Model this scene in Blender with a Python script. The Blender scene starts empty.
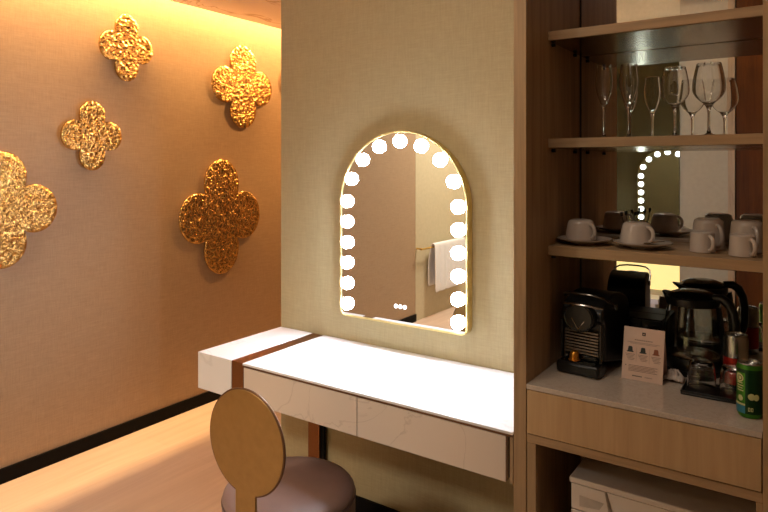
import bpy, bmesh, math, random
from mathutils import Vector, Matrix
random.seed(7)
S = bpy.context.scene
COL = S.collection
PI = math.pi

# ------------------------------------------------------------------ camera, world, lights, exposure
cd = bpy.data.cameras.new('camera'); cam = bpy.data.objects.new('camera', cd); COL.objects.link(cam)
cam.location = (0, 0, 1.5); cam.rotation_euler = (PI/2, 0, math.radians(34.457))
cd.sensor_width = 36.0; cd.lens = 36.0*623.74/768.0
cd.shift_y = (166.0-256.0)/768.0; cd.clip_start = 0.02
S.camera = cam
S.view_settings.view_transform = 'Standard'; S.view_settings.look = 'None'
S.view_settings.gamma = 1.0; S.view_settings.use_curve_mapping = False
S.view_settings.exposure = 0.0
w = bpy.data.worlds.new('world'); S.world = w; w.use_nodes = True
w.node_tree.nodes['Background'].inputs[0].default_value = (1.0, 0.9, 0.8, 1)
w.node_tree.nodes['Background'].inputs[1].default_value = 0.04

def area(name, loc, aim, sx, sy, power, col, spread=PI):
    l = bpy.data.lights.new(name, 'AREA'); l.shape = 'RECTANGLE'; l.size = sx; l.size_y = sy
    l.energy = power; l.color = col; l.spread = spread
    o = bpy.data.objects.new(name, l); COL.objects.link(o); o.location = loc
    d = (Vector(aim)-Vector(loc)).normalized()
    o.rotation_euler = d.to_track_quat('-Z', 'Y').to_euler()
    return o
COVE_W = 140.0
WARM = (1.0, 0.60, 0.24)
cv = area('cove_light', (-3.064, 2.7, 2.72), (-3.12, 2.7, 2.3), 0.016, 3.3, COVE_W, WARM)
cv.rotation_euler = (0, math.radians(-8), 0)
area('ceiling_fill', (-0.75, 0.75, 2.93), (-0.75, 0.75, 0), 0.5, 0.5, 8.5, (1.0, 0.84, 0.66))  # added fill for the cabinet and room, no fixture seen
area('corridor_fill', (-2.35, 3.5, 2.44), (-2.9, 3.3, 1.0), 0.12, 0.12, 26.0, (1.0, 0.52, 0.18))  # unseen lamp added to lift the orange on the far left wall
area('bathroom_fill', (-2.1, -1.5, 2.93), (-2.1, -1.5, 0), 0.5, 0.5, 85.0, (1.0, 0.90, 0.78))  # unseen fill added to brighten the cream wall and towel
BULB = 112.0

# ------------------------------------------------------------------ materials
def lin(c):
    out = []
    for v in c[:3]:
        v /= 255.0
        out.append(v/12.92 if v <= 0.04045 else ((v+0.055)/1.055)**2.4)
    return (*out, 1.0)

class Mat:
    def __init__(self, name):
        self.m = bpy.data.materials.new(name); self.m.use_nodes = True
        self.t = self.m.node_tree; self.b = self.t.nodes['Principled BSDF']
    def n(self, typ, **kw):
        x = self.t.nodes.new(typ)
        for k, v in kw.items():
            if k in x.inputs: x.inputs[k].default_value = v
            else: setattr(x, k, v)
        return x
    def l(self, a, b): self.t.links.new(a, b)
    def s(self, **kw):
        for k, v in kw.items(): self.b.inputs[k.replace('_', ' ')].default_value = v
        return self
    def coords(self, scale=(1, 1, 1), rot=(0, 0, 0)):
        tc = self.n('ShaderNodeTexCoord'); mp = self.n('ShaderNodeMapping')
        mp.inputs['Scale'].default_value = scale; mp.inputs['Rotation'].default_value = rot
        self.l(tc.outputs['Object'], mp.inputs['Vector']); return mp.outputs['Vector']
    def ramp(self, fac, stops):
        r = self.n('ShaderNodeValToRGB'); e = r.color_ramp.elements
        while len(e) < len(stops): e.new(0.5)
        for i, (p, c) in enumerate(stops): e[i].position = p; e[i].color = lin(c)
        self.l(fac, r.inputs['Fac']); return r.outputs['Color']
    def bump(self, height, strength=0.2, dist=0.01):
        b = self.n('ShaderNodeBump'); b.inputs['Strength'].default_value = strength
        b.inputs['Distance'].default_value = dist
        self.l(height, b.inputs['Height']); self.l(b.outputs['Normal'], self.b.inputs['Normal'])

def plain(name, c, rough=0.5, metal=0.0, spec=0.5, noise=0.04, coat=0.0):
    m = Mat(name); m.s(Roughness=rough, Metallic=metal, Specular_IOR_Level=spec, Coat_Weight=coat)
    nz = m.n('ShaderNodeTexNoise', Scale=35.0, Detail=4.0); m.l(m.coords(), nz.inputs['Vector'])
    k = lambda f: tuple(max(0, min(255, v*f)) for v in c)
    m.l(m.ramp(nz.outputs['Fac'], [(0.3, k(1-noise)), (0.7, k(1+noise))]), m.b.inputs['Base Color'])
    return m.m

def wallpaper(name, c1, c2, horiz):
    # fine woven vinyl: crossed threads running along the wall and upright
    m = Mat(name); m.s(Roughness=0.55, Specular_IOR_Level=0.35)
    sc = (3, 3, 260) if True else None
    nz = m.n('ShaderNodeTexNoise', Scale=2.2, Detail=6.0, Roughness=0.75); m.l(m.coords((6, 6, 85)), nz.inputs['Vector'])
    n2 = m.n('ShaderNodeTexNoise', Scale=2.2, Detail=6.0, Roughness=0.75); m.l(m.coords((85, 85, 6)), n2.inputs['Vector'])
    ad = m.n('ShaderNodeMath', operation='ADD'); m.l(nz.outputs['Fac'], ad.inputs[0]); m.l(n2.outputs['Fac'], ad.inputs[1])
    hf = m.n('ShaderNodeMath', operation='MULTIPLY'); hf.inputs[1].default_value = 0.5; m.l(ad.outputs[0], hf.inputs[0])
    m.l(m.ramp(hf.outputs[0], [(0.36, c1), (0.64, c2)]), m.b.inputs['Base Color'])
    m.bump(hf.outputs[0], 0.25, 0.002)
    return m.m

def wood(name, dark, light, axis, rough=0.45, scale=1.0, spec=0.4):
    m = Mat(name); m.s(Roughness=rough, Specular_IOR_Level=spec)
    st = [18*scale]*3; st[axis] = 1.3*scale
    v = m.coords(tuple(st))
    nz = m.n('ShaderNodeTexNoise', Scale=1.0, Detail=5.0, Roughness=0.6, Distortion=1.4); m.l(v, nz.inputs['Vector'])
    st2 = [140*scale]*3; st2[axis] = 4*scale
    n2 = m.n('ShaderNodeTexNoise', Scale=1.0, Detail=3.0); m.l(m.coords(tuple(st2)), n2.inputs['Vector'])
    mx = m.n('ShaderNodeMath', operation='MULTIPLY_ADD'); mx.inputs[1].default_value = 0.35
    m.l(n2.outputs['Fac'], mx.inputs[0]); m.l(nz.outputs['Fac'], mx.inputs[2])
    m.l(m.ramp(mx.outputs[0], [(0.45, dark), (0.62, tuple((a+b)/2 for a, b in zip(dark, light))), (0.85, light)]), m.b.inputs['Base Color'])
    m.bump(mx.outputs[0], 0.08, 0.003)
    return m.m

def marble(name, base, vein, rough=0.25, scale=2.0, w=0.03):
    m = Mat(name); m.s(Roughness=rough, Specular_IOR_Level=0.5)
    v = m.coords((scale, scale, scale))
    nz = m.n('ShaderNodeTexNoise', Scale=1.3, Detail=6.0, Distortion=1.2); m.l(v, nz.inputs['Vector'])
    sb = m.n('ShaderNodeMath', operation='SUBTRACT'); sb.inputs[1].default_value = 0.5; m.l(nz.outputs['Fac'], sb.inputs[0])
    ab = m.n('ShaderNodeMath', operation='ABSOLUTE'); m.l(sb.outputs[0], ab.inputs[0])
    m.l(m.ramp(ab.outputs[0], [(0.0, vein), (w, base)]), m.b.inputs['Base Color'])
    return m.m

def hammered(name):
    m = Mat(name); m.s(Metallic=1.0, Roughness=0.24)
    v = m.coords()
    nd = m.n('ShaderNodeTexNoise', Scale=40.0, Detail=2.0); m.l(v, nd.inputs['Vector'])
    mx = m.n('ShaderNodeMix', data_type='VECTOR'); mx.inputs['Factor'].default_value = 0.03
    m.l(v, mx.inputs['A']); m.l(nd.outputs['Color'], mx.inputs['B'])
    vo = m.n('ShaderNodeTexVoronoi', Scale=60.0, feature='SMOOTH_F1'); vo.inputs['Smoothness'].default_value = 0.35
    m.l(mx.outputs['Result'], vo.inputs['Vector'])
    nz = m.n('ShaderNodeTexNoise', Scale=46.0, Detail=3.0); m.l(v, nz.inputs['Vector'])
    ad = m.n('ShaderNodeMath', operation='ADD'); m.l(vo.outputs['Distance'], ad.inputs[0]); m.l(nz.outputs['Fac'], ad.inputs[1])
    m.l(m.ramp(nz.outputs['Fac'], [(0.3, (190, 146, 78)), (0.7, (224, 184, 112))]), m.b.inputs['Base Color'])
    m.bump(ad.outputs[0], 1.0, 0.0065)
    return m.m

def glass(name, tint=(255, 255, 255), rough=0.0, ior=1.45):
    m = Mat(name); m.s(Transmission_Weight=1.0, Roughness=rough, IOR=ior); m.b.inputs['Base Color'].default_value = lin(tint)
    return m.m

def emit(name, c, strength):
    m = Mat(name); m.b.inputs['Base Color'].default_value = lin(c)
    m.b.inputs['Emission Color'].default_value = lin(c); m.b.inputs['Emission Strength'].default_value = strength
    return m.m

def brushed(name, c, rough, axis, metal=1.0):
    m = Mat(name); m.s(Metallic=metal, Roughness=rough)
    st = [300]*3; st[axis] = 4
    nz = m.n('ShaderNodeTexNoise', Scale=1.0, Detail=2.0); m.l(m.coords(tuple(st)), nz.inputs['Vector'])
    k = lambda f: tuple(min(255, v*f) for v in c)
    m.l(m.ramp(nz.outputs['Fac'], [(0.3, k(0.93)), (0.7, k(1.07))]), m.b.inputs['Base Color'])
    m.bump(nz.outputs['Fac'], 0.05, 0.001)
    return m.m

M = dict(
    paper_left=wallpaper('woven_wallpaper_corridor', (154, 126, 97), (178, 150, 118), True),
    paper=wallpaper('woven_wallpaper_khaki', (162, 147, 110), (180, 165, 127), True),
    cream=plain('cream_plaster', (196, 182, 148), 0.6, noise=0.02),
    pier=plain('pier_plaster', (174, 160, 132), 0.6, noise=0.02),
    white_paint=plain('white_paint', (225, 215, 200), 0.6, noise=0.02),
    floor=None,
    pink_marble=marble('pink_veined_marble', (228, 212, 216), (172, 136, 130), 0.35, 1.3, 0.014),
    black=plain('black_skirting', (12, 10, 9), 0.6, spec=0.1),
    oak_z=wood('oak_upright_grain', (148, 120, 88), (184, 153, 114), 2),
    oak_x=wood('oak_level_grain', (148, 120, 88), (184, 152, 114), 0),
    oak_drawer=wood('oak_drawer_grain', (180, 148, 108), (196, 164, 122), 2, scale=1.2),
    dark_wood=wood('dark_brown_veneer', (70, 36, 12), (98, 54, 18), 2, spec=0.08),
    under=brushed('brushed_bronze_laminate', (150, 134, 110), 0.20, 1),
    stone=marble('beige_quartz', (200, 186, 172), (190, 176, 162), 0.16, 30.0, 0.05),
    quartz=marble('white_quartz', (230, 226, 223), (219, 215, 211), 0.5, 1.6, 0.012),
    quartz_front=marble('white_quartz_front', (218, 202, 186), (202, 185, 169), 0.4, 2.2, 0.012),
    copper=brushed('copper_inlay', (134, 92, 58), 0.45, 1),
    bronze_edge=plain('bronze_edging', (110, 78, 52), 0.4, 0.6),
    gold=plain('satin_gold', (226, 190, 110), 0.28, 1.0), pale_gold=plain('pale_satin_gold', (226, 206, 142), 0.42, 1.0),
    gold_brushed=plain('brushed_gold', (164, 134, 84), 0.42, 1.0, noise=0.03),
    hammer=hammered('hammered_gold_leaf'),
    mirror=None,
    leather=None,
    piping=plain('leather_piping', (104, 84, 80), 0.45),
    bulb=emit('frosted_bulb', (226, 237, 255), BULB),
    button=emit('lit_touch_button', (255, 255, 255), 3.0),
    porcelain=plain('white_porcelain', (200, 186, 175), 0.18, noise=0.01),
    steel=plain('polished_steel', (200, 196, 190), 0.18, 1.0),
    shaded_chrome=plain('shaded_chrome', (120, 116, 110), 0.2, 1.0),  # silver with the lever's lack of light put into the colour
    chrome=plain('chrome', (225, 225, 225), 0.1, 1.0),
    glass=glass('clear_glass'),
    kettle_glass=glass('kettle_glass', (235, 238, 236)),
    blk=plain('black_plastic', (16, 15, 15), 0.35),
    blk_gloss=plain('glossy_black_plastic', (13, 13, 13), 0.16),
    blk_matt=plain('matt_black_leatherette', (30, 27, 25), 0.5),
    grey_rib=plain('grey_metal_rib', (130, 118, 106), 0.4, 0.6),
    rail_dark=plain('dark_metal_rail', (58, 54, 50), 0.4, 0.6),
    capsule=plain('gold_capsule', (214, 146, 52), 0.3, 0.85),
    card=plain('blush_card', (226, 196, 178), 0.6, noise=0.01),
    ink=plain('dark_ink', (40, 34, 34), 0.6),
    ink_light=plain('faded_ink', (150, 118, 106), 0.6),
    ink_orange=plain('copper_ink', (150, 84, 56), 0.5),
    ink_green=plain('green_black_ink', (38, 46, 46), 0.5),
    tissue=plain('white_tissue', (214, 200, 190), 0.7),
    can_green=plain('can_green', (70, 140, 44), 0.28, 0.6),
    can_dkgreen=plain('can_dark_green', (20, 66, 34), 0.3, 0.5),
    can_blue=plain('can_blue', (60, 140, 170), 0.3, 0.4),
    can_pale=plain('can_pale_print', (206, 214, 150), 0.4),
    can_red=plain('can_red', (168, 36, 24), 0.3, 0.5),
    alu=plain('can_aluminium', (176, 178, 176), 0.25, 1.0),
    fridge=plain('off_white_enamel', (234, 224, 214), 0.4, noise=0.01),
    groove=plain('shadow_gap', (60, 48, 38), 0.7),
    towel=None, teal=plain('teal_tile', (70, 96, 92), 0.3),
    amber=glass('amber_glass', (200, 110, 30)),
    wash_glow=emit('yellow_wash_glow', (255, 230, 150), 0.85),  # glow stands in for LED light washing the backsplash
)
_m = Mat('oak_plank_floor'); _m.s(Roughness=0.42, Specular_IOR_Level=0.4)
_v = _m.coords((1, 1, 1), (0, 0, 0))
_br = _m.n('ShaderNodeTexBrick', Scale=1.0); _br.inputs['Brick Width'].default_value = 1.4; _br.inputs['Row Height'].default_value = 0.19
_br.inputs['Mortar Size'].default_value = 0.0015; _br.inputs['Color1'].default_value = (0.35, 0.35, 0.35, 1); _br.inputs['Color2'].default_value = (0.65, 0.65, 0.65, 1); _br.inputs['Mortar'].default_value = (0.2, 0.2, 0.2, 1)
_m.l(_m.coords((1, 1, 1), (0, 0, PI/2)), _br.inputs['Vector'])
_nz = _m.n('ShaderNodeTexNoise', Scale=1.0, Detail=6.0, Distortion=0.8); _m.l(_m.coords((26, 1.6, 1)), _nz.inputs['Vector'])
_a = _m.n('ShaderNodeMath', operation='MULTIPLY_ADD'); _a.inputs[1].default_value = 0.4
_m.l(_br.outputs['Color'], _a.inputs[0]); _m.l(_nz.outputs['Fac'], _a.inputs[2])
_m.l(_m.ramp(_a.outputs[0], [(0.35, (190, 166, 148)), (0.95, (208, 186, 168))]), _m.b.inputs['Base Color'])
M['floor'] = _m.m
_m = Mat('mirror_silver'); _m.s(Metallic=1.0, Roughness=0.0); _m.b.inputs['Base Color'].default_value = (0.86, 0.87, 0.86, 1); M['mirror'] = _m.m
_m = Mat('green_tinted_mirror'); _m.s(Metallic=1.0, Roughness=0.0); _m.b.inputs['Base Color'].default_value = (0.135, 0.135, 0.10, 1); M['tinted'] = _m.m
_m = Mat('mauve_leather'); _m.s(Roughness=0.42, Specular_IOR_Level=0.5)
_nz = _m.n('ShaderNodeTexVoronoi', Scale=420.0); _m.l(_m.coords(), _nz.inputs['Vector']); _m.bump(_nz.outputs['Distance'], 0.12, 0.001)
_n2 = _m.n('ShaderNodeTexNoise', Scale=9.0); _m.l(_m.coords(), _n2.inputs['Vector'])
_m.l(_m.ramp(_n2.outputs['Fac'], [(0.3, (132, 110, 106)), (0.7, (146, 122, 116))]), _m.b.inputs['Base Color']); M['leather'] = _m.m
_m = Mat('white_terry'); _m.s(Roughness=0.9)
_nz = _m.n('ShaderNodeTexNoise', Scale=260.0, Detail=3.0); _m.l(_m.coords(), _nz.inputs['Vector']); _m.bump(_nz.outputs['Fac'], 0.6, 0.004)
_m.l(_m.ramp(_nz.outputs['Fac'], [(0.3, (220, 216, 212)), (0.7, (240, 238, 236))]), _m.b.inputs['Base Color']); M['towel'] = _m.m

# ------------------------------------------------------------------ mesh helpers
def B(): return bmesh.new()
def box(bm, x0, x1, y0, y1, z0, z1):
    v = [bm.verts.new(p) for p in ((x0,y0,z0),(x1,y0,z0),(x1,y1,z0),(x0,y1,z0),(x0,y0,z1),(x1,y0,z1),(x1,y1,z1),(x0,y1,z1))]
    for f in ((3,2,1,0),(4,5,6,7),(0,1,5,4),(1,2,6,5),(2,3,7,6),(3,0,4,7)): bm.faces.new([v[i] for i in f])
    return bm
def lathe(bm, prof, seg=32, cx=0, cy=0, cz=0):
    rings = []
    for r, z in prof:
        if r < 1e-6: rings.append([bm.verts.new((cx, cy, cz+z))])
        else: rings.append([bm.verts.new((cx+r*math.cos(2*PI*i/seg), cy+r*math.sin(2*PI*i/seg), cz+z)) for i in range(seg)])
    for a, b in zip(rings[:-1], rings[1:]):
        for i in range(seg):
            j = (i+1) % seg
            if len(a) == 1 and len(b) == 1: continue
            if len(a) == 1: bm.faces.new((a[0], b[j], b[i]))
            elif len(b) == 1: bm.faces.new((a[i], a[j], b[0]))
            else: bm.faces.new((a[i], a[j], b[j], b[i]))
    return bm
def tube(bm, pts, r, seg=10, closed=False, flat=1.0):
    pts = [Vector(p) for p in pts]; n = len(pts); rings = []; nrm = None
    rr = r if isinstance(r, (list, tuple)) else [r]*n
    for i, p in enumerate(pts):
        if closed: t = pts[(i+1) % n]-pts[i-1]
        else: t = pts[min(i+1, n-1)]-pts[max(i-1, 0)]
        t.normalize()
        if nrm is None:
            nrm = t.orthogonal().normalized()
        nrm = (nrm - t*nrm.dot(t)).normalized(); bn = t.cross(nrm)
        rings.append([bm.verts.new(p+rr[i]*(math.cos(2*PI*k/seg)*nrm+flat*math.sin(2*PI*k/seg)*bn)) for k in range(seg)])
    m = n if closed else n-1
    for i in range(m):
        a, b = rings[i], rings[(i+1) % n]
        for k in range(seg):
            bm.faces.new((a[k], a[(k+1) % seg], b[(k+1) % seg], b[k]))
    if not closed:
        bm.faces.new(rings[0][::-1]); bm.faces.new(rings[-1])
    return bm
def prism(bm, pts, f, d0, d1):
    """outline pts (2D) extruded; f(a, b, d) gives the 3D point"""
    lo = [bm.verts.new(f(a, b, d0)) for a, b in pts]; hi = [bm.verts.new(f(a, b, d1)) for a, b in pts]
    n = len(pts)
    bm.faces.new(lo[::-1]); bm.faces.new(hi)
    for i in range(n): bm.faces.new((lo[i], lo[(i+1) % n], hi[(i+1) % n], hi[i]))
    return bm
def ribbon(bm, outer, inner, f, d0, d1):
    """closed band between two outlines of equal length, extruded"""
    n = len(outer)
    q = [[bm.verts.new(f(a, b, d)) for a, b in o] for o in (outer, inner) for d in (d0, d1)]
    o0, o1, i0, i1 = q
    for i in range(n):
        j = (i+1) % n
        bm.faces.new((o0[i], o0[j], o1[j], o1[i])); bm.faces.new((i0[j], i0[i], i1[i], i1[j]))
        bm.faces.new((o0[j], o0[i], i0[i], i0[j])); bm.faces.new((o1[i], o1[j], i1[j], i1[i]))
    return bm
FX = lambda a, b, d: (a, d, b)      # outline in x-z, depth along y

def obj(name, bm, mat, parent=None, label=None, bevel=0.0, world=False, smooth=True, angle=35):
    if world and parent is not None: bmesh.ops.translate(bm, verts=bm.verts, vec=-Vector(parent.location))
    bmesh.ops.remove_doubles(bm, verts=bm.verts, dist=1e-6)
    bmesh.ops.recalc_face_normals(bm, faces=bm.faces)
    me = bpy.data.meshes.new(name); bm.to_mesh(me); bm.free()
    if smooth:
        for p in me.polygons: p.use_smooth = True
        me.set_sharp_from_angle(angle=math.radians(angle))
    me.materials.append(mat)
    o = bpy.data.objects.new(name, me); COL.objects.link(o)
    if parent is not None: o.parent = parent
    if label: o['label'] = label
    if bevel:
        md = o.modifiers.new('bevel', 'BEVEL'); md.width = bevel; md.segments = 2; md.limit_method = 'ANGLE'
        md.harden_normals = False
    return o
def thing(name, label, cat, loc, rz=0.0, group=None):
    o = bpy.data.objects.new(name, None); COL.objects.link(o); o.empty_display_size = 0.05
    o.location = loc; o.rotation_euler = (0, 0, rz); o['label'] = label; o['category'] = cat
    if group: o['group'] = group
    return o
def tag(o, label, cat, group=None):
    o['label'] = label; o['category'] = cat
    if group: o['group'] = group
    return o
def struct(name, bm, mat, bevel=0.0):
    o = obj(name, bm, mat, None, bevel=bevel, smooth=False); o['kind'] = 'structure'; return o
def dup(root, loc, rz, label, group=None):
    r = root.copy(); COL.objects.link(r); r.location = loc; r.rotation_euler = (0, 0, rz); r['label'] = label
    if group: r['group'] = group
    for ch in list(root.children):
        c = ch.copy(); COL.objects.link(c); c.parent = r
        for g in list(ch.children):
            d = g.copy(); COL.objects.link(d); d.parent = c
    return r

# ------------------------------------------------------------------ the setting
XL, YP, XPL = -3.16, 2.132, -2.046
struct('floor', box(B(), XL-0.1, 1.6, -2.7, 4.4, -0.06, 0.0), M['floor'])
struct('wall_left', box(B(), XL-0.1, XL, -0.96, 4.4, 0.0, 3.05), M['paper_left'])
struct('wall_bathroom', box(B(), XL-0.1, XL, -2.7, -0.962, 0.0, 3.05), M['cream'])
struct('wall_center', box(B(), XPL, -0.694, YP, YP+0.118, 0.0, 3.05), M['paper'])
struct('wall_back', box(B(), XPL+0.001, 1.6, YP+0.12, YP+0.22, 0.0, 3.05), M['white_paint'])
struct('wall_corridor', box(B(), XL, XPL+0.2, 4.3, 4.4, 0.0, 3.05), M['paper_left'])
struct('wall_right', box(B(), 1.5, 1.6, -2.7, YP+0.119, 0.0, 3.05), M['cream'])
struct('wall_rear', box(B(), XL, 1.499, -2.7, -2.6, 0.0, 3.05), M['cream'])
struct('ceiling', box(B(), -2.045, 1.6, -2.7, YP+0.119, 2.95, 3.05), M['white_paint'])
struct('ceiling_bathroom', box(B(), XL, -2.046, -2.7, -0.4, 2.95, 3.05), M['white_paint'])
# dropped corridor ceiling of veined stone, held off the left wall by the light slot, and the slot above it
struct('ceiling_corridor', box(B(), -3.035, -2.046, -0.4, 4.3, 2.449, 2.50), M['pink_marble'])
struct('trim_cove', box(B(), XL, -2.046, -0.4, 4.3, 2.80, 2.84), M['white_paint'])
struct('trim_fascia', box(B(), XL, -2.0, -0.44, -0.4, 2.449, 2.95), M['white_paint'])
struct('baseboard_left', box(B(), XL, XL+0.012, -0.96, 4.3, 0.0, 0.070), M['black'])
struct('baseboard_center', box(B(), XPL, -0.698, YP-0.012, YP, 0.0, 0.093), M['black'])

# opposite the vanity: a fixed mirror over a light wash put in as a glowing panel, a cream pier and a dark wardrobe front
struct('wall_opposite', box(B(), -1.62, -0.731, -0.45, -0.312, 0.0, 2.95), M['cream'])
struct('wall_pier', box(B(), -0.73, -0.447, -0.45, -0.288, 0.0, 2.95), M['pier'])
struct('trim_header', box(B(), -0.74, 1.498, -0.287, -0.16, 2.62, 2.95), M['pink_marble'])
struct('trim_jamb', box(B(), -0.446, -0.407, -0.45, -0.283, 0.0, 2.62), M['oak_z'])
wd = thing('wardrobe', 'dark brown wardrobe front beyond the cream pier in the cabinet mirror', 'wardrobe', (0.4, -0.38, 0))
obj('carcass', box(B(), -0.405, 1.49, -0.45, -0.32, 0.002, 2.61), M['dark_wood'], wd, world=True)
for i in range(3):
    a = -0.403+i*0.632
    dr = obj('door', box(B(), a, a+0.626, -0.319, -0.30, 0.06, 2.60), M['dark_wood'], wd, world=True, bevel=0.002)
    h = obj('handle', box(B(), a+0.59, a+0.602, -0.30, -0.275, 0.95, 1.25), M['gold'], dr)
    h.data.transform(Matrix.Translation(-Vector(wd.location)))
bmr = thing('wall_mirror', 'large frameless green-tinted mirror on the wall opposite the vanity, seen in reflection', 'mirror', (-1.0, -0.2858, 1.5))
obj('glass', box(B(), -0.60, 0.269, -0.006, 0.0, -0.635, 1.0), M['tinted'], bmr, smooth=False); bmr.rotation_euler = (math.radians(-0.52), 0, math.radians(1.585))
tag(obj('wash_glow_panel', box(B(), -1.60, -0.735, -0.311, -0.292, 0.655, 0.858), M['wash_glow'], None), 'yellow light wash shown as a glowing panel below the opposite mirror, seen under the cup shelf', 'lit panel')  # glowing sheet in place of the lit backsplash
ct = thing('washstand', 'white washstand under the glowing yellow panel, seen in reflection', 'washstand', (-1.19, -0.22, 0))
obj('body', box(B(), -1.58, -0.86, -0.311, -0.17, 0.10, 0.58), M['white_paint'], ct, world=True, bevel=0.004)
obj('countertop', box(B(), -1.60, -0.84, -0.311, -0.15, 0.582, 0.615), M['quartz'], ct, world=True, bevel=0.003)
obj('plinth', box(B(), -1.57, -0.87, -0.311, -0.20, 0.002, 0.098), M['black'], ct, world=True)

# towel rail on the bathroom wall
tr = thing('towel_rail', 'brass towel rail on the cream wall reflected in the vanity mirror', 'towel rail', (XL, -1.42, 0.70))
obj('bar', tube(B(), [(0.075, 0.48, 0), (0.075, -0.52, 0)], 0.009), M['gold'], tr)
for y in (0.44, -0.48): obj('bracket', tube(B(), [(0.001, y, 0), (0.075, y, 0)], 0.008), M['gold'], tr)
bm = B(); n = 26; rows = []
for i in range(n+1):
    y = -1.16-0.66*i/n; wv = 0.006*math.sin(i*1.25)+0.004*math.sin(i*2.7)
    col = []
    for (dx, z) in ((0.022, 0.30), (0.024, 0.45), (0.026, 0.60), (0.018, 0.695)): col.append((dx+wv*0.8, z))
    for k in range(7):
        t = PI-PI*k/6; col.append((0.077+0.018*math.cos(t), 0.715+0.018*math.sin(t)))
    for (dx, z) in ((0.097, 0.62), (0.10, 0.46), (0.102, 0.34), (0.102, 0.25)): col.append((dx+wv, z))
    col[3] = (0.060, 0.694); rows.append([bm.verts.new((XL+max(0.012, a), y, b)) for a, b in col])
for a, b in zip(rows[:-1], rows[1:]):
    for k in range(len(a)-1): bm.faces.new((a[k], a[k+1], b[k+1], b[k]))
tw = obj('bath_towel', bm, M['towel']); tag(tw, 'white bath towel folded over the brass rail in the vanity mirror', 'towel')
md = tw.modifiers.new('thick', 'SOLIDIFY'); md.thickness = 0.007; md.offset = 1.0
md = tw.modifiers.new('sub', 'SUBSURF'); md.levels = 1; md.render_levels = 1

# ------------------------------------------------------------------ quatrefoil wall ornaments
def quatre_pts(rx, rz):
    # union outline of four round lobes, polar
    pts = []; N = 160; d, r = 0.575, 0.43
    for i in range(N):
        t = 2*PI*i/N; best = 0.40
        for k in range(4):
            a = k*PI/2; da = t-a
            s = r*r-(d*math.sin(da))**2
            if s > 0 and math.cos(da) > 0: best = max(best, d*math.cos(da)+math.sqrt(s))
        pts.append((rx*best*math.cos(t)/1.005, rz*best*math.sin(t)/1.005))
    return pts
def ornament(y, z, rx, rz, label, stand=0.022):
    t = thing('quatrefoil_ornament', label, 'wall ornament', (XL, y, z), 0, 'gold quatrefoil ornaments on the left wall')
    pts = quatre_pts(rx, rz)
    fn = lambda a, b, d: (d, a, b)
    bm = B()
    n = len(pts); d0, d1, dome = stand-0.004, stand+0.010, 0.002
    rings = [[bm.verts.new(fn(a*0.985, b*0.985, d0)) for a, b in pts]]
    for s, d in ((1.0, d0+0.003), (1.0, d1-0.003), (0.985, d1), (0.9, d1+0.0006), (0.7, d1+0.0012), (0.4, d1+0.0018)):
        rings.append([bm.verts.new(fn(a*s, b*s, d)) for a, b in pts])
    bm.faces.new(rings[0][::-1])
    for p, q in zip(rings[:-1], rings[1:]):
        for i in range(n): bm.faces.new((p[i], p[(i+1) % n], q[(i+1) % n], q[i]))
    c = bm.verts.new(fn(0, 0, d1+dome))
    for i in range(n): bm.faces.new((rings[-1][i], rings[-1][(i+1) % n], c))
    obj('hammered_face', bm, M['hammer'], t, angle=60)
    for s in (-1, 1):
        bm = B(); prism(bm, [(0.012*math.cos(q*PI/6)+s*rx*0.45, 0.012*math.sin(q*PI/6)) for q in range(12)], fn, 0.001, stand-0.003)
        obj('standoff_pin', bm, M['gold'], t)
    return t
ornament(2.045, 2.155, 0.163, 0.186, 'small gold quatrefoil ornament highest on the left wall, near the ceiling')
ornament(1.845, 1.660, 0.168, 0.183, 'small gold quatrefoil ornament at mid height, left of the large dark one')
ornament(1.400, 1.293, 0.258, 0.275, 'pale gold quatrefoil ornament cut off by the left edge of the photo')
ornament(2.905, 2.030, 0.264, 0.276, 'bright gold quatrefoil ornament under the ceiling beside the vanity wall')
ornament(2.722, 1.175, 0.330, 0.368, 'largest gold quatrefoil ornament, dark bronze in shade, lowest beside the vanity wall')
ornament(3.545, 2.120, 0.275, 0.290, 'gold quatrefoil ornament almost wholly hidden behind the vanity wall edge')

# ------------------------------------------------------------------ vanity desk
YF = 1.653
dk = thing('vanity_desk', 'floating white vanity desk with copper inlay under the arched mirror', 'desk', (-1.37, 1.9, 0.604))
obj('end_block', box(B(), -2.046, -1.850, YF, YP-0.002, 0.604, 0.75), M['quartz'], dk, world=True, bevel=0.0015)
bm = B(); prism(bm, [(YF+0.003, 0.606), (YF+0.003, 0.7485), (YP-0.002, 0.7485), (YP-0.002, 0.606)], lambda a, b, d: (d, a, b), -1.8495, -1.7865)
obj('copper_inlay', bm, M['copper'], dk, world=True)
obj('top', box(B(), -1.786, -0.6945, YF-0.002, YP-0.002, 0.742, 0.75), M['quartz'], dk, world=True, bevel=0.001)
obj('edge_trim', box(B(), -1.786, -0.6945, YF+0.001, YF+0.02, 0.7345, 0.7415), M['bronze_edge'], dk, world=True)
obj('carcass', box(B(), -1.784, -0.7, YF+0.024, YP-0.003, 0.607, 0.741), M['groove'], dk, world=True)
obj('end_strip', box(B(), -0.704, -0.6945, YF+0.002, YF+0.023, 0.604, 0.734), M['oak_z'], dk, world=True)
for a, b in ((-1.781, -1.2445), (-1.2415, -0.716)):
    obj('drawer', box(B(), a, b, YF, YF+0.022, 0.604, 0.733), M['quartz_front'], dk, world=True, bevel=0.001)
sp = thing('support_panel', 'narrow copper panel on the wall below the desk, left of a black gap', 'panel', (-1.818, YP-0.02, 0))
obj('copper_face', box(B(), -1.852, -1.788, YP-0.03, YP-0.013, 0.001, 0.602), M['copper'], sp, world=True)
obj('black_strip', box(B(), -1.787, -1.765, YP-0.024, YP-0.013, 0.001, 0.602), M['black'], sp, world=True)

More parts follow.
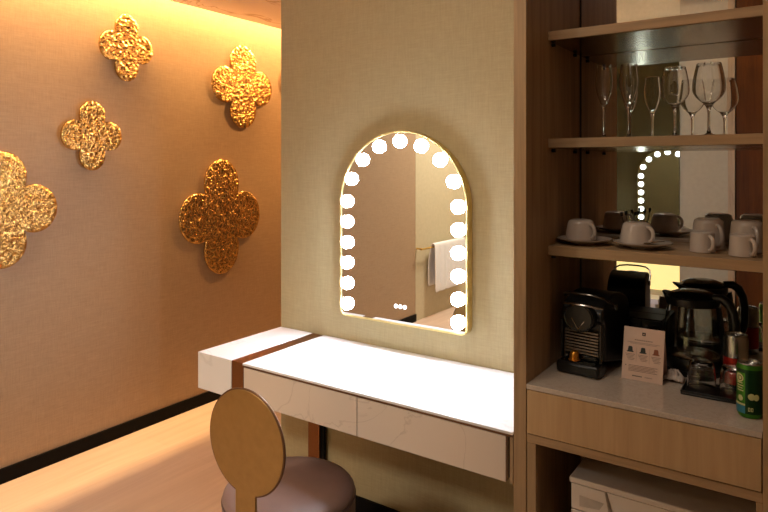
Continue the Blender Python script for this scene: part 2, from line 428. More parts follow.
# ------------------------------------------------------------------ arched vanity mirror
def arch(x0, x1, z0, rr, inset=0.0, n=36):
    cx = (x0+x1)/2; R = (x1-x0)/2-inset; zc = 1.640-(x1-x0)/2
    x0, x1, z0 = x0+inset, x1-inset, z0+inset; rr = max(0.004, rr-inset)
    p = []
    for i in range(n+1): t = PI*i/n; p.append((cx+R*math.cos(t), zc+R*math.sin(t)))
    for i in range(9): t = PI+PI/2*i/8; p.append((x0+rr+rr*math.cos(t), z0+rr+rr*math.sin(t)))
    for i in range(9): t = 1.5*PI+PI/2*i/8; p.append((x1-rr+rr*math.cos(t), z0+rr+rr*math.sin(t)))
    return p
MX0, MX1, MZ0 = -1.661, -1.057, 0.865
vm = thing('vanity_mirror', 'arched gold-framed mirror ringed by lit round bulbs on the khaki wall', 'mirror', (-1.359, 2.13, 0.87))
bm = B(); ribbon(bm, arch(MX0, MX1, MZ0, 0.03), arch(MX0, MX1, MZ0, 0.03, 0.006), FX, 2.087, 2.129)
obj('frame', bm, M['pale_gold'], vm, world=True)
bm = B(); prism(bm, arch(MX0, MX1, MZ0, 0.03, 0.0062), FX, 2.0915, 2.11)
obj('glass', bm, M['mirror'], vm, world=True, smooth=False)
spots = [(-1.623, 0.918+0.0866*i) for i in range(6)]
spots += [(-1.600, 1.446), (-1.542, 1.526), (-1.458, 1.579), (-1.358, 1.599), (-1.258, 1.578), (-1.174, 1.523), (-1.116, 1.441)]
spots += [(-1.097, 1.346-0.0868*i) for i in range(6)]
for x, z in spots:
    bm = B(); R = 0.0268
    prof = [(0.0, -R*0.75)]+[(R*math.sin(PI*k/9), -0.75*R*math.cos(PI*k/9)) for k in range(1, 6)]
    prof.append((R*0.97, 0.006))
    lathe(bm, prof, 18)
    bmesh.ops.rotate(bm, verts=bm.verts, cent=(0, 0, 0), matrix=Matrix.Rotation(-PI/2, 3, 'X'))
    bmesh.ops.translate(bm, verts=bm.verts, vec=(x, 2.0850, z))
    obj('bulb', bm, M['bulb'], vm, world=True, angle=80)
for x in (-1.377, -1.356, -1.335):
    bm = B(); prism(bm, [(x+0.0085*math.cos(k*PI/8), 0.938+0.0085*math.sin(k*PI/8)) for k in range(16)], FX, 2.0905, 2.0914)
    obj('touch_button', bm, M['button'], vm, world=True)

# ------------------------------------------------------------------ round stool with disc back
ch = thing('vanity_chair', 'round mauve leather stool with gold disc back drawn up to the desk', 'chair', (-1.428, 1.528, 0))
sr = 0.218
prof = [(0, 0.16), (sr-0.03, 0.16), (sr-0.008, 0.17), (sr, 0.20), (sr, 0.395), (sr-0.004, 0.412)]
obj('seat_base', lathe(B(), prof+[(0, 0.412)], 56), M['leather'], ch, angle=50)
prof = [(0, 0.413), (sr-0.006, 0.413), (sr-0.001, 0.420), (sr-0.003, 0.432), (sr-0.012, 0.442), (sr-0.03, 0.449), (sr-0.07, 0.455), (sr-0.13, 0.459), (0, 0.460)]
st_ = obj('seat_cushion', lathe(B(), prof, 56), M['leather'], ch, angle=70)
bm = B(); tube(bm, [((sr-0.001)*math.cos(2*PI*i/60), (sr-0.001)*math.sin(2*PI*i/60), 0.4135) for i in range(60)], 0.0032, 8, True)
obj('piping', bm, M['piping'], st_)
obj('plinth', lathe(B(), [(0, 0.002), (0.17, 0.002), (0.17, 0.02), (0.15, 0.03), (0.15, 0.158), (0, 0.158)], 48), M['gold_brushed'], ch)
dx, dy = -1.390-(-1.428), 1.300-1.528
N = 72; R = 0.155; hw = 0.042
a0 = math.asin(hw/R)
pts = [(dx+R*math.cos(t), 0.678+R*math.sin(t)) for t in [(-PI/2+a0)+(2*PI-2*a0)*i/N for i in range(N+1)]]
pts += [(dx-hw, 0.10), (dx+hw, 0.10)]
bm = B(); prism(bm, pts, FX, dy-0.0045, dy+0.0045)
obj('backrest', bm, M['gold_brushed'], ch, 'brushed gold disc on a flat stem', bevel=0.0015)
bm = B(); tube(bm, [(dx+(R+0.0006)*math.cos(t), dy, 0.678+(R+0.0006)*math.sin(t)) for t in [(-PI/2+a0)+(2*PI-2*a0)*i/N for i in range(N+1)]], 0.0042, 8)
obj('rim', bm, M['bronze_edge'], ch, 'dark bronze rim')
obj('bracket', box(B(), dx-0.03, dx+0.03, dy+0.006, dy+0.10, 0.12, 0.15), M['gold_brushed'], ch)

# ------------------------------------------------------------------ minibar cabinet
XA, XB, YC, YM_ = -0.655, -0.0918, 1.652, 2.140
cb = thing('minibar_cabinet', 'tall oak minibar cabinet with open mirrored shelves, right of the desk', 'cabinet', (-0.37, 1.9, 0))
P = lambda name, bm, mat, label=None, bevel=0.0, parent=None: obj(name, bm, mat, parent or cb, label, bevel, world=True)
P('side_panel', box(B(), -0.6918, XA, YC, 2.165, 0.002, 2.3), M['oak_z'], bevel=0.001)
P('side_panel', box(B(), XB, XB+0.037, YC, 2.165, 0.002, 2.3), M['oak_z'], bevel=0.001)
P('back_panel', box(B(), XA, XB, 2.147, 2.165, 0.002, 2.3), M['oak_z'])
P('mirror_back', box(B(), XA, XB, YM_, 2.146, 0.897, 2.27), M['mirror'], 'mirror lining the back of the shelves')
P('seam_strip', box(B(), XA+0.0002, XA+0.0045, YM_-0.004, YM_-0.0003, 0.897, 2.27), M['groove'])
P('top_panel', box(B(), XA, XB, YC+0.02, 2.139, 2.272, 2.3), M['oak_x'])
P('bottom_panel', box(B(), XA, XB, YC+0.02, 2.145, 0.002, 0.03), M['oak_x'])
for z0, z1 in ((1.2325, 1.2605), (1.555, 1.582), (1.8765, 1.9035)):
    s = P('shelf', box(B(), XA+0.001, XB-0.001, 1.824, YM_-0.006, z0, z1), M['oak_x'], bevel=0.0008)
    u = obj('underside', box(B(), XA+0.004, XB-0.004, 1.828, YM_-0.007, z0-0.0015, z0-0.0002), M['under'], s, 'glossy bronze underside')
    u.data.transform(Matrix.Translation(-Vector(cb.location)))
    for x in (XA+0.006, XB-0.006):
        for y in (1.86, 2.07):
            p = obj('shelf_pin', tube(B(), [(x-0.0055, y, z0-0.008), (x+0.0055, y, z0-0.008)], 0.0055), M['blk'], s)
            p.data.transform(Matrix.Translation(-Vector(cb.location)))
P('drawer', box(B(), -0.6525, -0.0945, YC, YC+0.02, 0.759, 0.8795), M['oak_drawer'], bevel=0.001)
P('drawer_box', box(B(), -0.64, -0.107, YC+0.021, 2.10, 0.765, 0.87), M['oak_x'])
P('rail', box(B(), XA+0.0005, XB-0.0005, YC+0.003, YC+0.03, 0.733, 0.7565), M['oak_x'], bevel=0.001)
P('compartment_floor', box(B(), XA+0.0005, XB-0.0005, YC+0.031, 2.145, 0.733, 0.755), M['oak_x'])
P('stile', box(B(), XA+0.0005, -0.6285, YC+0.004, YC+0.026, 0.032, 0.7325), M['oak_z'], bevel=0.001)
P('stile', box(B(), -0.1055, XB-0.0005, YC+0.004, YC+0.026, 0.032, 0.7325), M['oak_z'], bevel=0.001)
tag(obj('stone_counter', box(B(), XA+0.001, XB-0.001, YC-0.001, YM_-0.001, 0.8815, 0.895), M['stone'], None, bevel=0.001),
    'beige stone counter slab above the oak drawer, under the coffee machine', 'counter')

# ------------------------------------------------------------------ mini fridge in the niche
fr = thing('mini_fridge', 'off-white minibar fridge with angled front grooves in the niche below the drawer', 'fridge', (-0.335, 1.92, 0.031))
FZ = 0.031; fx0, fx1, fy = -0.553, -0.115, 1.728
P2 = lambda name, bm, mat, bevel=0.0, label=None: obj(name, bm, mat, fr, label, bevel, world=True)
P2('body', box(B(), fx0, fx1, fy+0.022, 2.12, FZ, 0.618), M['fridge'], 0.003)
P2('lid', box(B(), fx0-0.004, fx1+0.004, fy-0.006, 2.12, 0.6215, 0.637), M['fridge'], 0.003)
bm = B()   # door in three flat panels split by angled grooves
prism(bm, [(fx0, FZ), (fx0, 0.545), (-0.452, 0.545), (-0.412, 0.48), (-0.412, FZ)], FX, fy, fy+0.021)
P2('door_panel', bm, M['fridge'], 0.0015)
bm = B(); prism(bm, [(fx0, 0.549), (fx0, 0.618), (-0.4655+0.004, 0.618), (-0.4475-0.001, 0.549)], FX, fy, fy+0.021)
P2('door_panel', bm, M['fridge'], 0.0015)
bm = B(); prism(bm, [(-0.457, 0.618), (fx1, 0.618), (fx1, FZ), (-0.408, FZ), (-0.408, 0.482)], FX, fy, fy+0.021)
P2('door_panel', bm, M['fridge'], 0.0015)
bm = B(); prism(bm, [(-0.530, 0.560), (-0.530, 0.590), (-0.464, 0.586), (-0.476, 0.566)], FX, fy-0.0012, fy-0.0002)  # flat patch, recess shade is in its darker colour
P2('grip_recess_shade', bm, plain('recess_shade_enamel', (204, 192, 180), 0.5), 0, 'tapered grip recess, its shade painted on a flat patch')

# ------------------------------------------------------------------ glassware on the middle shelf
GZ = 1.582
def stemware(name, prof_out, prof_in, x, y, label, cat, group):
    t = thing(name, label, cat, (x, y, GZ), 0, group)
    # prof_in: inner wall from rim to bowl bottom
    bm = B(); lathe(bm, prof_out+prof_in, 40)
    obj('bowl_and_stem', bm, M['glass'], t, angle=60)
    return t
def flute(h, r, hb):
    o = [(0, 0.0), (0.031, 0.0), (0.0315, 0.0015), (0.018, 0.004), (0.006, 0.009), (0.0036, 0.02), (0.0034, hb-0.02), (0.005, hb-0.006)]
    for k in range(1, 13):
        s = k/12; o.append((max(0.006, r*math.sin(min(1, s*1.5)*PI/2)**0.75*(1-0.18*max(0, s-0.6)/0.4)), hb+(h-hb)*s))
    i = [(a-0.0011, b) for a, b in o[:7:-1]]; i = [(a, b-0.0 if k else b+0.0004) for k, (a, b) in enumerate(i)]
    i.append((0, hb+0.004)); return o, i
def wine(h, r, hb):
    o = [(0, 0.0), (0.034, 0.0), (0.0345, 0.0015), (0.02, 0.004), (0.006, 0.010), (0.0038, 0.022), (0.0036, hb-0.02), (0.006, hb-0.004)]
    for k in range(1, 17):
        s = k/16
        rr = r*math.sin(min(1.0, s/0.42)*PI/2)**0.8 if s < 0.42 else r*(1-0.27*((s-0.42)/0.58)**1.7)
        o.append((max(0.008, rr), hb+(h-hb)*s))
    i = [(a-0.0011, b) for a, b in o[:7:-1]]; i[0] = (i[0][0], i[0][1]+0.0004)
    i.append((0, hb+0.004)); return o, i
stemware('champagne_flute', *flute(0.2285, 0.0265, 0.095), -0.530, 1.975, 'champagne flute leftmost on the glass shelf, nearest the cabinet side', 'champagne flute', 'champagne flutes')
stemware('champagne_flute', *flute(0.2245, 0.0275, 0.092), -0.456, 1.970, 'champagne flute second from the cabinet side, beside the wine glasses', 'champagne flute', 'champagne flutes')
stemware('wine_glass', *wine(0.205, 0.0385, 0.088), -0.3295, 1.980, 'rounded wine glass in the middle of the shelf, left of the larger one', 'wine glass', 'wine glasses')
stemware('wine_glass', *wine(0.2045, 0.042, 0.085), -0.2375, 1.950, 'largest wine glass, rightmost on the glass shelf', 'wine glass', 'wine glasses')

# ------------------------------------------------------------------ cups on the lower shelf (all upside down)
CZ_ = 1.2608
def cup_parts(t, r_rim, r_foot, h, z0, hr):
    # inverted: rim at z0, foot on top
    o = [(r_rim-0.003, 0), (r_rim, 0.0015), (r_rim-0.0015, h*0.35), (r_rim-(r_rim-r_foot)*0.55, h*0.8), (r_foot+0.002, h*0.93), (r_foot-0.004, h*0.975), (r_foot-0.008, h), (r_foot-0.012, h*0.985), (0, h*0.98)]
    i = [(0, h*0.93), (r_foot-0.004, h*0.9), (r_rim-(r_rim-r_foot)*0.55-0.003, h*0.78), (r_rim-0.0045, h*0.35), (r_rim-0.003, 0)]
    obj('body', lathe(B(), [(a, b+z0) for a, b in o+i[:]], 40), M['porcelain'], t, angle=60)
    pts = []
    x0 = r_rim-0.004
    for k in range(13):
        s = k/12; a = -PI/2+PI*s
        pts.append((x0-(r_rim-r_foot)*0.4*s+hr*math.cos(a)**0.8 if math.cos(a) > 1e-6 else x0-(r_rim-r_foot)*0.4*s-0.001, 0, z0+h*0.47+h*0.34*math.sin(a)))
    obj('handle', tube(B(), pts, 0.0042, 8, flat=1.25), M['porcelain'], t)
def saucer(x, y, label):
    o = obj('saucer', lathe(B(), [(0, 0.004), (0.028, 0.004), (0.030, 0.0), (0.034, 0.0), (0.036, 0.004), (0.060, 0.008), (0.0805, 0.0165), (0.081, 0.0185), (0.078, 0.0185), (0.058, 0.0112), (0.036, 0.008), (0, 0.0078)], 48), M['porcelain'], None, angle=50)
    o.location = (x, y, CZ_); return tag(o, label, 'saucer', 'saucers on the cup shelf')
saucer(-0.577, 1.930, 'white saucer under the leftmost upturned cup, by the cabinet side')
saucer(-0.408, 1.930, 'white saucer with a steel spoon on it, under the second upturned cup')
def teacup(x, y, rz, label):
    t = thing('teacup', label, 'teacup', (x, y, CZ_), rz, 'upturned cups on saucers')
    cup_parts(t, 0.046, 0.034, 0.0610, 0.0138, 0.020); return t
t1 = teacup(-0.588, 1.930, math.radians(-32), 'wide white cup upturned on the leftmost saucer')
dup(t1, (-0.425, 1.930, CZ_), math.radians(-30), 'wide white cup upturned on the saucer beside the spoon')
sp_ = thing('teaspoon', 'steel teaspoon lying on the saucer right of the second cup', 'spoon', (-0.352, 1.912, CZ_+0.0195), math.radians(65))
bm = B(); tube(bm, [(-0.05, 0, 0.004), (0, 0, 0.0045), (0.012, 0, 0.004)], [0.003, 0.002, 0.002], 8, flat=0.5); obj('stem', bm, M['chrome'], sp_)
bm = B(); bmesh.ops.create_uvsphere(bm, u_segments=16, v_segments=8, radius=1.0)
bmesh.ops.transform(bm, matrix=Matrix.Translation((-0.063, 0, 0.004)) @ Matrix.Diagonal((0.016, 0.010, 0.003, 1)), verts=bm.verts); obj('spoon_bowl', bm, M['chrome'], sp_)
def small_cup(x, y, rz, label):
    t = thing('espresso_cup', label, 'espresso cup', (x, y, CZ_), rz, 'upturned espresso cups'); cup_parts(t, 0.033, 0.0285, 0.058, 0.0, 0.018); return t
e1 = small_cup(-0.252, 1.935, math.radians(-48), 'small white espresso cup upturned in front of the left mug')
dup(e1, (-0.152, 1.905, CZ_), math.radians(-48), 'small white espresso cup upturned at the shelf front by the right post')
def mug(x, y, rz, label):
    t = thing('mug', label, 'mug', (x, y, CZ_), rz, 'upturned mugs'); cup_parts(t, 0.045, 0.036, 0.088, 0.0, 0.022); return t
m1 = mug(-0.248, 2.025, math.radians(-50), 'taller white mug upturned behind the left espresso cup')
dup(m1, (-0.150, 2.010, CZ_), math.radians(-62), 'taller white mug upturned behind the right espresso cup')
jr = thing('stirrer_jar', 'little amber jar of black-tipped stirrers behind the second cup', 'jar', (-0.470, 2.06, CZ_))
obj('jar', lathe(B(), [(0, 0), (0.019, 0), (0.020, 0.002), (0.020, 0.052), (0.0185, 0.052), (0.0185, 0.004), (0, 0.004)], 28), M['amber'], jr)
for k, (a, b, hh) in enumerate(((-0.030, 0.01, 0.092), (-0.012, -0.012, 0.098), (0.010, 0.012, 0.095), (0.022, -0.004, 0.099))):
    s = obj('stirrer', tube(B(), [(a*0.35, b*0.5, 0.008), (a, b, hh-0.012)], 0.0014, 6), M['blk'], jr)
    obj('tip', tube(B(), [(a, b, hh-0.0125), (a*1.05, b, hh)], 0.0042, 8), M['blk'], s)

# ------------------------------------------------------------------ coffee machine
KZ = 0.8952
cm = thing('coffee_machine', 'compact black capsule coffee machine with silver lever at the counter left end', 'coffee machine', (-0.540, 1.945, KZ), math.radians(-7))
hw = 0.062
def cmo(name, bm, mat, label=None, bevel=0.0, parent=None): return obj(name, bm, mat, parent or cm, label, bevel)
FXL = lambda a, b, d: (d, a, b)
bm = B()   # body side outline (y, z): flat back, domed top
out = [(-0.10, 0.040), (0.085, 0.002), (0.095, 0.01), (0.095, 0.168)]
for k in range(13):
    t = PI*k/12*0.93; out.append((-0.012+0.107*math.cos(t), 0.168+0.058*math.sin(t)))
out += [(-0.118, 0.16), (-0.105, 0.15)]
prism(bm, out, FXL, -hw, hw); cmo('body', bm, M['blk'], bevel=0.006)
# round brewing head facing the front
bm = B(); prism(bm, [(0.046*math.cos(k*PI/20), 0.166+0.042*math.sin(k*PI/20)) for k in range(40)], FX, -0.142, -0.112); hd = cmo('brew_head', bm, M['blk'], bevel=0.004)
bm = B(); tube(bm, [(0.041*math.cos(k*PI/20), -0.1425, 0.166+0.037*math.sin(k*PI/20)) for k in range(40)], 0.0014, 6, True); cmo('ring', bm, M['blk_gloss'], parent=hd)
bm = B(); tube(bm, [(-0.020, -0.1435, 0.163), (0.0, -0.1435, 0.133), (0.019, -0.1435, 0.158)], 0.0016, 6); cmo('chevron', bm, M['steel'], parent=hd)
bm = B(); tube(bm, [(-0.0655, -0.03, 0.190), (-0.0655, -0.075, 0.208), (-0.060, -0.105, 0.2225), (-0.045, -0.118, 0.230), (-0.02, -0.122, 0.233), (0.02, -0.122, 0.233), (0.045, -0.118, 0.230), (0.060, -0.105, 0.2225), (0.0655, -0.075, 0.208), (0.0655, -0.03, 0.190)], 0.0042, 10, flat=0.7)
cmo('lever', bm, M['shaded_chrome'], 'U-shaped silver lever, colour darkened as unlit')
bm = B(); tube(bm, [(-0.062+0.124*k/12, -0.118-0.028*math.sin(PI*k/12)**0.7, 0.197+0.009*math.sin(PI*k/12)) for k in range(13)], 0.0042, 10, flat=0.7)
cmo('front_trim', bm, M['steel'], 'curved silver trim')
bm = B(); tube(bm, [(0.0622, -0.03, 0.188), (0.069, -0.03, 0.188)], 0.010, 16); cmo('hinge_cap', bm, M['steel'])
bm = B(); tube(bm, [(-0.0622, -0.03, 0.188), (-0.069, -0.03, 0.188)], 0.010, 16); cmo('hinge_cap', bm, M['steel'])
for k in range(8):
    cmo('grille_rib', box(B(), -0.050, 0.050, -0.122, -0.104, 0.058+k*0.0088, 0.0622+k*0.0088), M['grey_rib'])
for s in (-1, 1): cmo('side_rail', box(B(), s*0.0585-0.003, s*0.0585+0.003, -0.126, -0.116, 0.04, 0.150), M['rail_dark'], bevel=0.001)
tray = cmo('drip_tray', box(B(), -0.065, 0.065, -0.153, -0.095, 0.002, 0.036), M['blk'], bevel=0.008)
cmo('drip_grid', box(B(), -0.050, 0.050, -0.146, -0.103, 0.0365, 0.039), M['blk_gloss'])
cmo('used_capsule_bin', box(B(), -0.045, 0.045, -0.118, -0.1045, 0.039, 0.054), M['blk_gloss'], bevel=0.003)
cp = obj('coffee_capsule', lathe(B(), [(0, 0), (0.017, 0), (0.0175, 0.0012), (0.0145, 0.002), (0.0138, 0.012), (0.0115, 0.022), (0.009, 0.0245), (0, 0.0245)], 28), M['capsule'])
cp.location = (-0.540-0.032, 1.945-0.1285, KZ+0.0394); tag(cp, 'gold coffee capsule standing on the drip tray of the coffee machine', 'coffee capsule')

# ------------------------------------------------------------------ black box of capsule drawers behind the card
cbx = thing('capsule_box', 'low black two-drawer box behind the card, against the mirror', 'box', (-0.438, 2.088, KZ))
obj('case', box(B(), -0.060, 0.061, -0.036, 0.050, 0.001, 0.132), M['blk_matt'], cbx, bevel=0.002)
for a, b in ((-0.058, 0.0005), (0.0025, 0.059)):
    d = obj('drawer', box(B(), a, b, -0.042, -0.0365, 0.006, 0.128), M['blk'], cbx, bevel=0.001)
    obj('inset', box(B(), a+0.010, b-0.010, -0.0435, -0.0422, 0.070, 0.115), M['blk_gloss'], d)

# ------------------------------------------------------------------ folded card
cr = thing('tent_card', 'blush folded card printed with three coffee capsules, in front of the black box', 'card', (-0.3945, 1.852, KZ))
H, W2, LEAN, TH = 0.141, 0.0545, 0.036, 0.0008
def leaf(y0, y1):
    bm = B(); v = [bm.verts.new(p) for p in ((-W2, y0, 0.0005), (W2, y0, 0.0005), (W2, y1, H), (-W2, y1, H), (-W2, y0+TH, 0.0005), (W2, y0+TH, 0.0005), (W2, y1+TH, H), (-W2, y1+TH, H))]
    for f in ((0,1,2,3),(7,6,5,4),(0,4,5,1),(1,5,6,2),(2,6,7,3),(3,7,4,0)): bm.faces.new([v[i] for i in f])
    return bm
fl = obj('front_leaf', leaf(0.0, LEAN), M['card'], cr, smooth=False)
obj('back_leaf', leaf(LEAN*2+TH, LEAN+TH), M['card'], cr, smooth=False)
def on_card(a, b, d): return (a, LEAN*b/H-d, b)
def mark(name, polys, mat, d=0.0006):
    bm = B()
    for p in polys: prism(bm, p, on_card, 0.0001, d)
    obj(name, bm, mat, fl, smooth=False)
rect = lambda x0, x1, z0, z1: [(x0, z0), (x1, z0), (x1, z1), (x0, z1)]
mark('emblem', [rect(-0.0045, 0.0045, 0.121, 0.1295)], M['ink'])
mark('emblem_mark', [[(-0.0022, 0.1235), (-0.0022, 0.127), (0.0022, 0.1235+0.0)], [(0.0022, 0.127), (0.0022, 0.1242), (-0.0006, 0.127)]], M['card'], 0.0009)
mark('heading', [rect(-0.024+i*0.0049, -0.0205+i*0.0049, 0.1065, 0.109) for i in range(10)], M['ink_light'])
mark('intro_lines', [rect(-0.043, 0.043, 0.1003, 0.1012), rect(-0.036, 0.036, 0.0972, 0.098)], M['ink_light'])
def pod(cx, z): return [(cx-0.0092, z), (cx+0.0092, z), (cx+0.0092, z+0.0022), (cx+0.0068, z+0.003), (cx+0.0055, z+0.013), (cx+0.0038, z+0.0155), (cx-0.0038, z+0.0155), (cx-0.0055, z+0.013), (cx-0.0068, z+0.003), (cx-0.0092, z+0.0022)]
mark('printed_capsule', [pod(-0.0345, 0.0735)], M['ink_green']); mark('printed_capsule', [pod(0.0, 0.0735)], M['ink_green']); mark('printed_capsule', [pod(0.0345, 0.0735)], M['ink_orange'])
mark('capsule_notes', [rect(cx-0.013+0.002*k, cx+0.013-0.002*(k % 3), 0.0675-k*0.0036, 0.0686-k*0.0036) for cx in (-0.0345, 0, 0.0345) for k in range(5)], M['ink_light'])
mark('divider', [rect(-0.0176, -0.0172, 0.048, 0.088), rect(0.0172, 0.0176, 0.048, 0.088)], M['ink_light'])
mark('small_print', [rect(-0.037, 0.040-0.006*(k % 2), 0.0385-k*0.0036, 0.0397-k*0.0036) for k in range(5)]+[rect(-0.046, -0.043, 0.036, 0.039)], M['ink_light'])
mark('wordmark', [rect(-0.0255+i*0.0029, -0.0236+i*0.0029, 0.0105, 0.0132) for i in range(9)], M['ink'])
mark('wordmark', [rect(0.008+i*0.0029, 0.0097+i*0.0029, 0.0108, 0.0128) for i in range(7)], M['ink_light'])

# ------------------------------------------------------------------ glass kettle
kt = thing('glass_kettle', 'glass electric kettle with black lid and handle at the back of the counter', 'kettle', (-0.291, 2.035, KZ), math.radians(-18))
obj('power_base', lathe(B(), [(0, 0.001), (0.078, 0.001), (0.080, 0.006), (0.078, 0.016), (0, 0.018)], 48), M['blk'], kt)
obj('heater_base', lathe(B(), [(0, 0.0185), (0.080, 0.0185), (0.0825, 0.024), (0.0825, 0.045), (0.080, 0.050), (0, 0.050)], 48), M['blk'], kt)
obj('heater_plate', lathe(B(), [(0, 0.0505), (0.070, 0.0505), (0.072, 0.052), (0.068, 0.054), (0, 0.055)], 40), M['steel'], kt)
po = [(0.0815, 0.051), (0.0815, 0.075), (0.0785, 0.12), (0.072, 0.17), (0.0665, 0.195), (0.066, 0.203)]
obj('glass_body', lathe(B(), po+[(a-0.003, b) for a, b in po[::-1]]+[po[0]], 56), M['kettle_glass'], kt, angle=60)
bm = B(); lathe(bm, [(0.0662, 0.1975), (0.0705, 0.1975), (0.072, 0.205), (0.072, 0.219), (0.067, 0.221), (0.0655, 0.2045), (0.0662, 0.1975)], 48); obj('collar', bm, M['blk'], kt)
obj('lid', lathe(B(), [(0, 0.214), (0.064, 0.214), (0.0655, 0.2215), (0.060, 0.229), (0.040, 0.237), (0, 0.241)], 48), M['blk_gloss'], kt)
bm = B(); prism(bm, [(-0.062, -0.034), (-0.088, -0.010), (-0.090, 0.0), (-0.088, 0.010), (-0.062, 0.034)], lambda a, b, d: (a, b, d-0.25*(a+0.062)*(1 if d > 0.21 else 3.2)), 0.200, 0.2195); obj('spout', bm, M['blk'], kt, bevel=0.003)
ha = [(0.060, 0, 0.225), (0.082, 0, 0.226), (0.098, 0, 0.214), (0.109, 0, 0.190), (0.114, 0, 0.155), (0.114, 0, 0.115), (0.110, 0, 0.085), (0.098, 0, 0.066), (0.084, 0, 0.058)]
ha = [(0.06+(a-0.06)*1.12, b, c) for a, b, c in ha]
hn = obj('handle', tube(B(), ha, [0.011, 0.013, 0.0135, 0.0125, 0.012, 0.012, 0.0115, 0.011, 0.010], 12, flat=1.0), M['blk'], kt, angle=60)
bm = B(); tube(bm, [(0.0735, 0, 0.200), (0.0785, 0, 0.165), (0.0845, 0, 0.12), (0.088, 0, 0.075), (0.086, 0, 0.052)], 0.006, 10, flat=3.0); obj('handle_strip', bm, M['blk'], kt)
obj('switch', box(B(), 0.086, 0.104, -0.008, 0.008, 0.030, 0.042), M['blk_gloss'], kt, bevel=0.002)

# ------------------------------------------------------------------ tray, tumblers, tissue, cans
ty = thing('serving_tray', 'small black tray holding two upturned tumblers', 'tray', (-0.205, 1.858, KZ))
obj('tray_base', box(B(), -0.083, 0.083, -0.050, 0.052, 0.0005, 0.006), M['blk'], ty, bevel=0.002)
bm = B(); rr = lambda a, b: [(-a, -b), (a, -b), (a, b), (-a, b)]
ribbon(bm, rr(0.083, 0.051), rr(0.079, 0.047), lambda a, b, d: (a, b+0.001, d), 0.0062, 0.012); obj('rim', bm, M['blk'], ty, bevel=0.001)
def tumbler(x, y, label):
    t = thing('tumbler', label, 'tumbler', (x, y, KZ+0.0066), 0, 'upturned tumblers on the tray')
    o = [(0.035, 0.0), (0.0352, 0.001), (0.0345, 0.03), (0.0315, 0.062), (0.0285, 0.074), (0.024, 0.077), (0, 0.0765)]
    i = [(0, 0.066), (0.024, 0.066), (0.0285, 0.060), (0.0328, 0.03), (0.0338, 0.0), (0.035, 0.0)]
    obj('glass_wall', lathe(B(), o+i, 40), M['glass'], t, angle=50); return t
tb = tumbler(-0.244, 1.860, 'clear tumbler upturned at the left end of the black tray')
dup(tb, (-0.167, 1.855, KZ+0.0066), 0, 'clear tumbler upturned on the tray behind the green can')
bm = B(); rnd = random.Random(3); n = 14; g = []
for i in range(n):
    g.append([bm.verts.new((-0.026+0.052*i/(n-1)+rnd.uniform(-.002, .002), -0.024+0.048*j/(n-1)+rnd.uniform(-.002, .002),
              0.0015+max(0, 0.030*(1-((i-6.5)/7.5)**2)*(1-((j-6.5)/7.5)**2))*rnd.uniform(0.55, 1.15))) for j in range(n)])
for i in range(n-1):
    for j in range(n-1): bm.faces.new((g[i][j], g[i+1][j], g[i+1][j+1], g[i][j+1]))
ts = obj('crumpled_tissue', bm, M['tissue'], None, angle=25); ts.location = (-0.322, 1.915, KZ); tag(ts, 'crumpled white tissue on the counter between the card and the tray', 'tissue')
md = ts.modifiers.new('thick', 'SOLIDIFY'); md.thickness = 0.0008; md.offset = 1

def can(x, y, r, h, label, body, rz):
    t = thing('drink_can', label, 'can', (x, y, KZ), rz)
    b_ = obj('can_body', lathe(B(), [(0, 0.004), (r*0.72, 0.003), (r*0.78, 0.0008), (r*0.86, 0.0015), (r, 0.011), (r, h-0.013), (r*0.93, h-0.004)], 48), body, t, angle=40)
    obj('can_end', lathe(B(), [(r*0.925, h-0.0035), (r*0.94, h-0.001), (r*0.90, h), (r*0.85, h-0.001), (r*0.82, h-0.005), (0, h-0.005)], 48), M['alu'], t, angle=40)
    bm = B(); tube(bm, [(0.009*math.cos(k*PI/10)+0.004, 0.006*math.sin(k*PI/10), h-0.0035) for k in range(20)], 0.0012, 6, True); obj('pull_tab', bm, M['alu'], t)
    return t, b_
def wrap(bm, pts, r, d0, d1, sub=6):
    # outline (arc length from the front centre line, z) laid on the can wall; front is -y
    dense = []
    for (a, b), (c, d) in zip(pts, pts[1:]+pts[:1]):
        for k in range(sub): dense.append((a+(c-a)*k/sub, b+(d-b)*k/sub))
    f = lambda a, b, d: ((r+d)*math.sin(a/r), -(r+d)*math.cos(a/r), b)
    lo = [bm.verts.new(f(a, b, d1)) for a, b in dense]
    es = [bm.edges.new((lo[i], lo[(i+1) % len(lo)])) for i in range(len(lo))]
    bmesh.ops.triangle_fill(bm, edges=es, use_beauty=True)
    return bm
def band(bm, a0, a1, z0, z1, r, d, n=24):
    v = [[bm.verts.new(((r+d)*math.sin(a/r), -(r+d)*math.cos(a/r), z)) for z in (z0, z1)] for a in [a0+(a1-a0)*k/n for k in range(n+1)]]
    for p, q in zip(v[:-1], v[1:]): bm.faces.new((p[0], q[0], q[1], p[1]))
    return bm
def disc(bm, a0, z0, ra, rz_, r, d, n=20):
    f = lambda a, b: ((r+d)*math.sin(a/r), -(r+d)*math.cos(a/r), b)
    c = bm.verts.new(f(a0, z0)); prev = None; rings = []
    for s in (0.33, 0.66, 1.0): rings.append([bm.verts.new(f(a0+ra*s*math.cos(2*PI*k/n), z0+rz_*s*math.sin(2*PI*k/n))) for k in range(n)])
    for k in range(n):
        j = (k+1) % n; bm.faces.new((c, rings[0][k], rings[0][j]))
        for p, q in zip(rings[:-1], rings[1:]): bm.faces.new((p[k], q[k], q[j], p[j]))
    return bm
gr = 0.0285
gc, gb = can(-0.1242, 1.748, gr, 0.131, 'slim green drink can at the front of the counter by the right post', M['can_green'], math.radians(-8))
def pr(name, bm, mat): obj(name, bm, mat, gb)
pr('dark_panel', band(B(), -0.004, 0.050, 0.012, 0.1170, gr, 0.0002), M['can_dkgreen'])
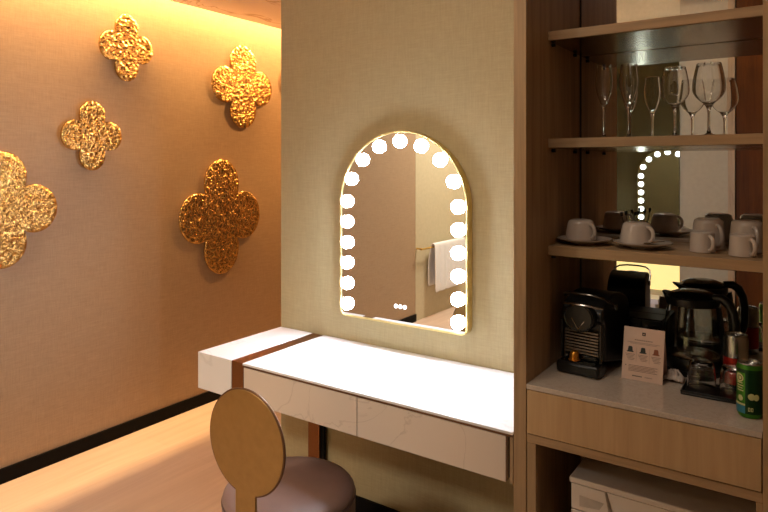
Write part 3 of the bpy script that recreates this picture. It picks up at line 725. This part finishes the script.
pr('top_band', band(B(), -0.060, -0.0042, 0.108, 0.1170, gr, 0.0002), M['can_dkgreen'])
pr('blue_base', band(B(), -0.060, -0.0042, 0.012, 0.030, gr, 0.0002), M['can_blue'])
pr('white_line', band(B(), -0.060, -0.0042, 0.0305, 0.035, gr, 0.0002), M['can_pale'])
pr('logo_disc', disc(B(), -0.0190, 0.095, 0.0115, 0.0105, gr, 0.0003), M['can_pale'])
ftd = bpy.data.curves.new('letter', 'FONT'); ftd.body = 'D'; ftd.size = 0.017; ftd.align_x = 'CENTER'
fo = bpy.data.objects.new('letter', ftd); COL.objects.link(fo)
dg = bpy.context.evaluated_depsgraph_get(); me = bpy.data.meshes.new_from_object(fo.evaluated_get(dg))
bpy.data.objects.remove(fo)
bm = B(); bm.from_mesh(me)
for v in bm.verts:
    a, z = v.co.x-0.0160, v.co.y+0.0893; v.co = ((gr+0.0006)*math.sin(a/gr), -(gr+0.0006)*math.cos(a/gr), z)
pr('lettering', bm, M['ink'])
pr('fruit_print', disc(B(), -0.0155, 0.047, 0.0065, 0.0070, gr, 0.0004), M['can_pale'])
pr('fruit_print', disc(B(), 0.0095, 0.054, 0.0075, 0.0080, gr, 0.0004), M['can_pale'])
pr('fruit_print', disc(B(), 0.0200, 0.053, 0.0065, 0.0075, gr, 0.0004), M['can_pale'])
bm = B()
for k in range(4): band(bm, -0.026, -0.010+0.002*(k % 2), 0.082-k*0.006, 0.0845-k*0.006, gr, 0.0004, 6)
pr('print_lines', bm, M['can_pale'])
bm = B(); 
for a in (0.0025, 0.0085):
    for (p, q, s, t) in ((0, 0.0045, 0.013, 0.0145), (0, 0.0045, 0.0205, 0.022), (0, 0.0013, 0.013, 0.022), (0.0032, 0.0045, 0.013, 0.022)): band(bm, a+p, a+q, s+0.006, t+0.006, gr, 0.0005, 2)
pr('volume_mark', bm, M['can_pale'])
sc_, sb_ = can(-0.171, 1.945, 0.031, 0.148, 'silver and red drink can behind the green one, in front of the kettle', M['alu'], math.radians(20))
obj('red_band', band(B(), -0.031*PI, 0.031*PI, 0.02, 0.087, 0.031, 0.0002, 40), M['can_red'], sb_)
